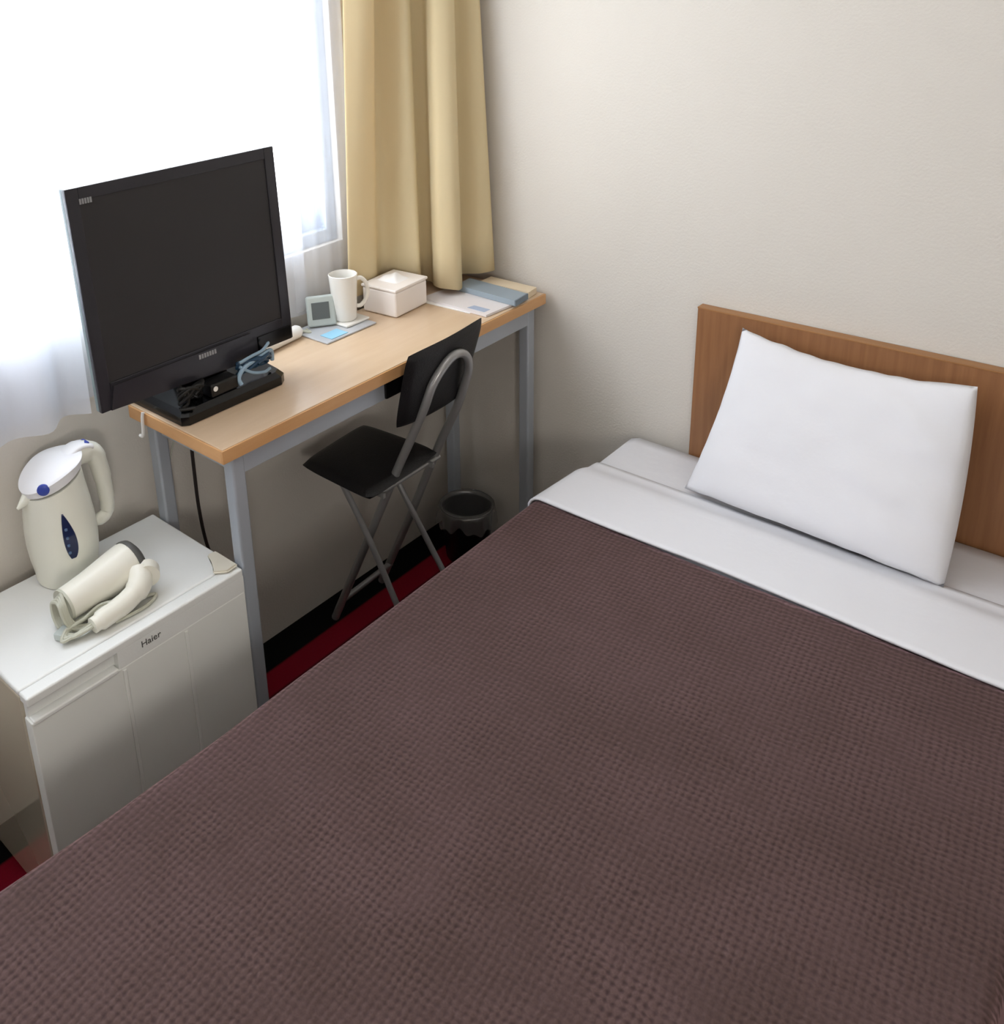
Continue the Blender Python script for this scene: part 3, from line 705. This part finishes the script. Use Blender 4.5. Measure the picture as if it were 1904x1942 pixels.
# ---------------------------------------------------------------- bed
BX0, BX1, BY0, BZ = .640, 1.632, -2.45, .508
bed = thing('bed', (1.13, -1.2, 0), 'single bed with a walnut brown headboard against the wall', 'bed')
bm = bmesh.new(); box(bm, BX0, BX1, BY0, -.034, .24, BZ-.003, .022, 4)
obj('mattress', bm, M_sheet, bed)
obj('bed_base', nbox(BX0+.01, BX1-.01, BY0+.01, -.036, .07, .24, .006), M_bedbase, bed)
for x in (BX0+.06, BX1-.06):
    for y in (BY0+.08, -.12): obj('leg', lathe(bmesh.new(), [(0, 0), (.02, 0), (.026, .07), (0, .07)], (x, y, 0), 20), M_black, bed)
HX0, HX1, HZ = .792, 1.68, .897
hb = obj('headboard', nbox(HX0, HX1, -.030, -.004, .20, HZ-.0012, .002), M_head, bed)
bm = bmesh.new(); box(bm, HX0-.0005, HX1, -.0308, -.0035, HZ-.0035, HZ, .001)
obj('headboard_edge', bm, M_headedge, hb).location = (0, 0, 0)

# white bottom sheet: covers the mattress top at the head end and laps over its sides
def nz(x, y, s, seed=0): return noise.noise(Vector((x*s+seed, y*s, seed*1.7)))
def sheetshape(x0, x1, y0, y1, zt, zl, zr, rad, nu, nv, rip=0, seed=0, lbow=None, flare=0, ripf=9):
    """cloth over the bed: section in x (left drop, rounded edge, top, right drop)"""
    sec = []
    import itertools
    for k in range(9): sec.append(('L', k/8))
    bm = bmesh.new()
    Lw = zt-rad-zl; Rw = zt-rad-zr; q = rad*math.pi/2; Tw = (x1-x0)-2*rad; tot = Lw+q+Tw+q+Rw
    def f(u, v):
        s = u*tot; y = y0+(y1-y0)*v; lb = lbow(y) if lbow else 0
        if s < Lw: x, z = -flare*(1-s/Lw) , zl+s
        elif s < Lw+q: a = (s-Lw)/rad; x, z = rad-rad*math.cos(a), zt-rad+rad*math.sin(a)
        elif s < Lw+q+Tw: x, z = rad+(s-Lw-q), zt
        elif s < Lw+2*q+Tw: a = (s-Lw-q-Tw)/rad; x, z = (x1-x0)-rad+rad*math.sin(a), zt-rad+rad*math.cos(a)
        else: x, z = (x1-x0), zt-rad-(s-Lw-2*q-Tw)
        fx = max(0, 1-x/(x1-x0)); X = x0+x+lb*fx**3
        z += rip*nz(X, y, ripf, seed)
        if s < Lw: X += rip*1.2*nz(y, z, 6, seed)-.0
        return (X, y, z)
    grid(bm, f, nu, nv); return bm
fs = obj('fitted_sheet', sheetshape(BX0-.006, BX1+.006, -.036, -1.3, BZ+.004, .30, .10, .028, 70, 40, .0010, 3), M_sheet, bed)
solid(fs, .003)
def lb(y):
    t_ = max(0, min(1, (-y-1.35)/.45)); return -.020*t_*t_
bl = obj('blanket', sheetshape(BX0-.018, BX1+.012, -.452, BY0-.02, BZ+.017, .16, .30, .024, 120, 150, .0022, 8, lb, .01, 6), M_blanket)
solid(bl, .008, -1); tag(bl, 'brown waffle blanket covering most of the bed', 'blanket')
# turned-down white top sheet lying over the blanket's head edge
def tdf(u, v):
    x0, x1 = BX0-.008, BX1+.012
    y = -.212-(.242+.004*math.sin(u*9))*v
    tot = (x1-x0)+.05; s = u*tot; dl = .045*v**1.5
    rad = .030
    if s < .05:   # left drop
        k = 1-s/.05; X = x0-.018*v; z = BZ+.010+.018*min(1, v*2)-rad-dl*k
        X = x0-.016*v+rad*0; Z = z
        yy = y-.012*k*v
        return (X+.002, yy, Z)
    t_ = s-.05
    lift = .007+.014*min(1, max(0, v-.12)*6)
    if t_ < rad*1.57:
        a = t_/rad; X = x0-.016*v+rad-rad*math.cos(a); Z = BZ+lift-rad+rad*math.sin(a)
    else: X = x0-.016*v+rad+(t_-rad*1.57); Z = BZ+lift
    Z += .0012*nz(X, y, 10, 5)
    return (X, y, Z)
bm = bmesh.new(); grid(bm, tdf, 90, 20)
td = obj('top_sheet', bm, M_sheet, angle=70); solid(td, .0055, 1)
tag(td, 'white top sheet turned down over the head edge of the blanket', 'sheet')

# pillow
def pil():
    bm = bmesh.new(); nu, nv = 56, 44
    BL, BR = Vector((.864, -.198, BZ+.012)), Vector((1.394, -.222, BZ+.012))
    TL, TR = Vector((.920, -.080, .890)), Vector((1.372, -.082, .880))
    nrm = ((BR-BL).cross(TL-BL)).normalized()
    if nrm.y > 0: nrm = -nrm
    for sgn in (1, -1):
        def f(u, v):
            cu, cv = 2*u-1, 2*v-1
            # sides cave in a little between the corners
            inset = (.022 if cu < 0 else -.014)*(1-cv*cv); uu = u
            p = (BL*(1-uu)+BR*uu)*(1-v)+(TL*(1-uu)+TR*uu)*v
            p = p+(BR-BL).normalized()*(-cu*abs(cu)*inset*.55)
            top_dip = .026*(1-cu*cu)*max(0, cv)**3; bot = .004*(1-cu*cu)*max(0, -cv)**3
            p.z += -top_dip+bot
            ex = max(0, 1-abs(cu)**3.2); ey = max(0, 1-abs(cv)**3.0)
            e = (ex*ey)**.42
            th = .050*e*(1+.42*(-cv))*(1 if sgn > 0 else .75)
            wr = .0035*e*nz(cu*1.2+cv, cv*1.5-cu*.6, 2.6, 11)+.003*e*math.sin(6*cu+9*cv+3*nz(cu, cv, 2, 4))*max(0, cu+.1)
            edge = .004*nz(cu*3, cv*3, 2, 6)*(1-e)
            return p+nrm*sgn*(th+wr*(1 if sgn > 0 else 0))+Vector((0, 0, edge))
        grid(bm, f, nu, nv)
    bmesh.ops.remove_doubles(bm, verts=bm.verts, dist=.0006); return bm
tag(obj('pillow', pil(), M_pillow, angle=120), 'white pillow propped up against the wooden headboard', 'pillow')

# fixtures added out of frame to go with the two fill lights
tag(obj('added_ceiling_lamp', lathe(bmesh.new(), [(0, 0), (.16, .0), (.18, .02), (.18, .035), (0, .035)], (1.20, -1.45, RZ-.036), 40), M_white), 'round white ceiling lamp added out of view above the bed', 'lamp')
tag(obj('added_wall_lamp', nbox(2.625, 2.699, -2.78, -2.34, 1.24, 1.68, .02, 3), M_white), 'square white lamp added out of view on the wall behind the bed foot', 'lamp')  # unseen fixture, added to go with the wall fill
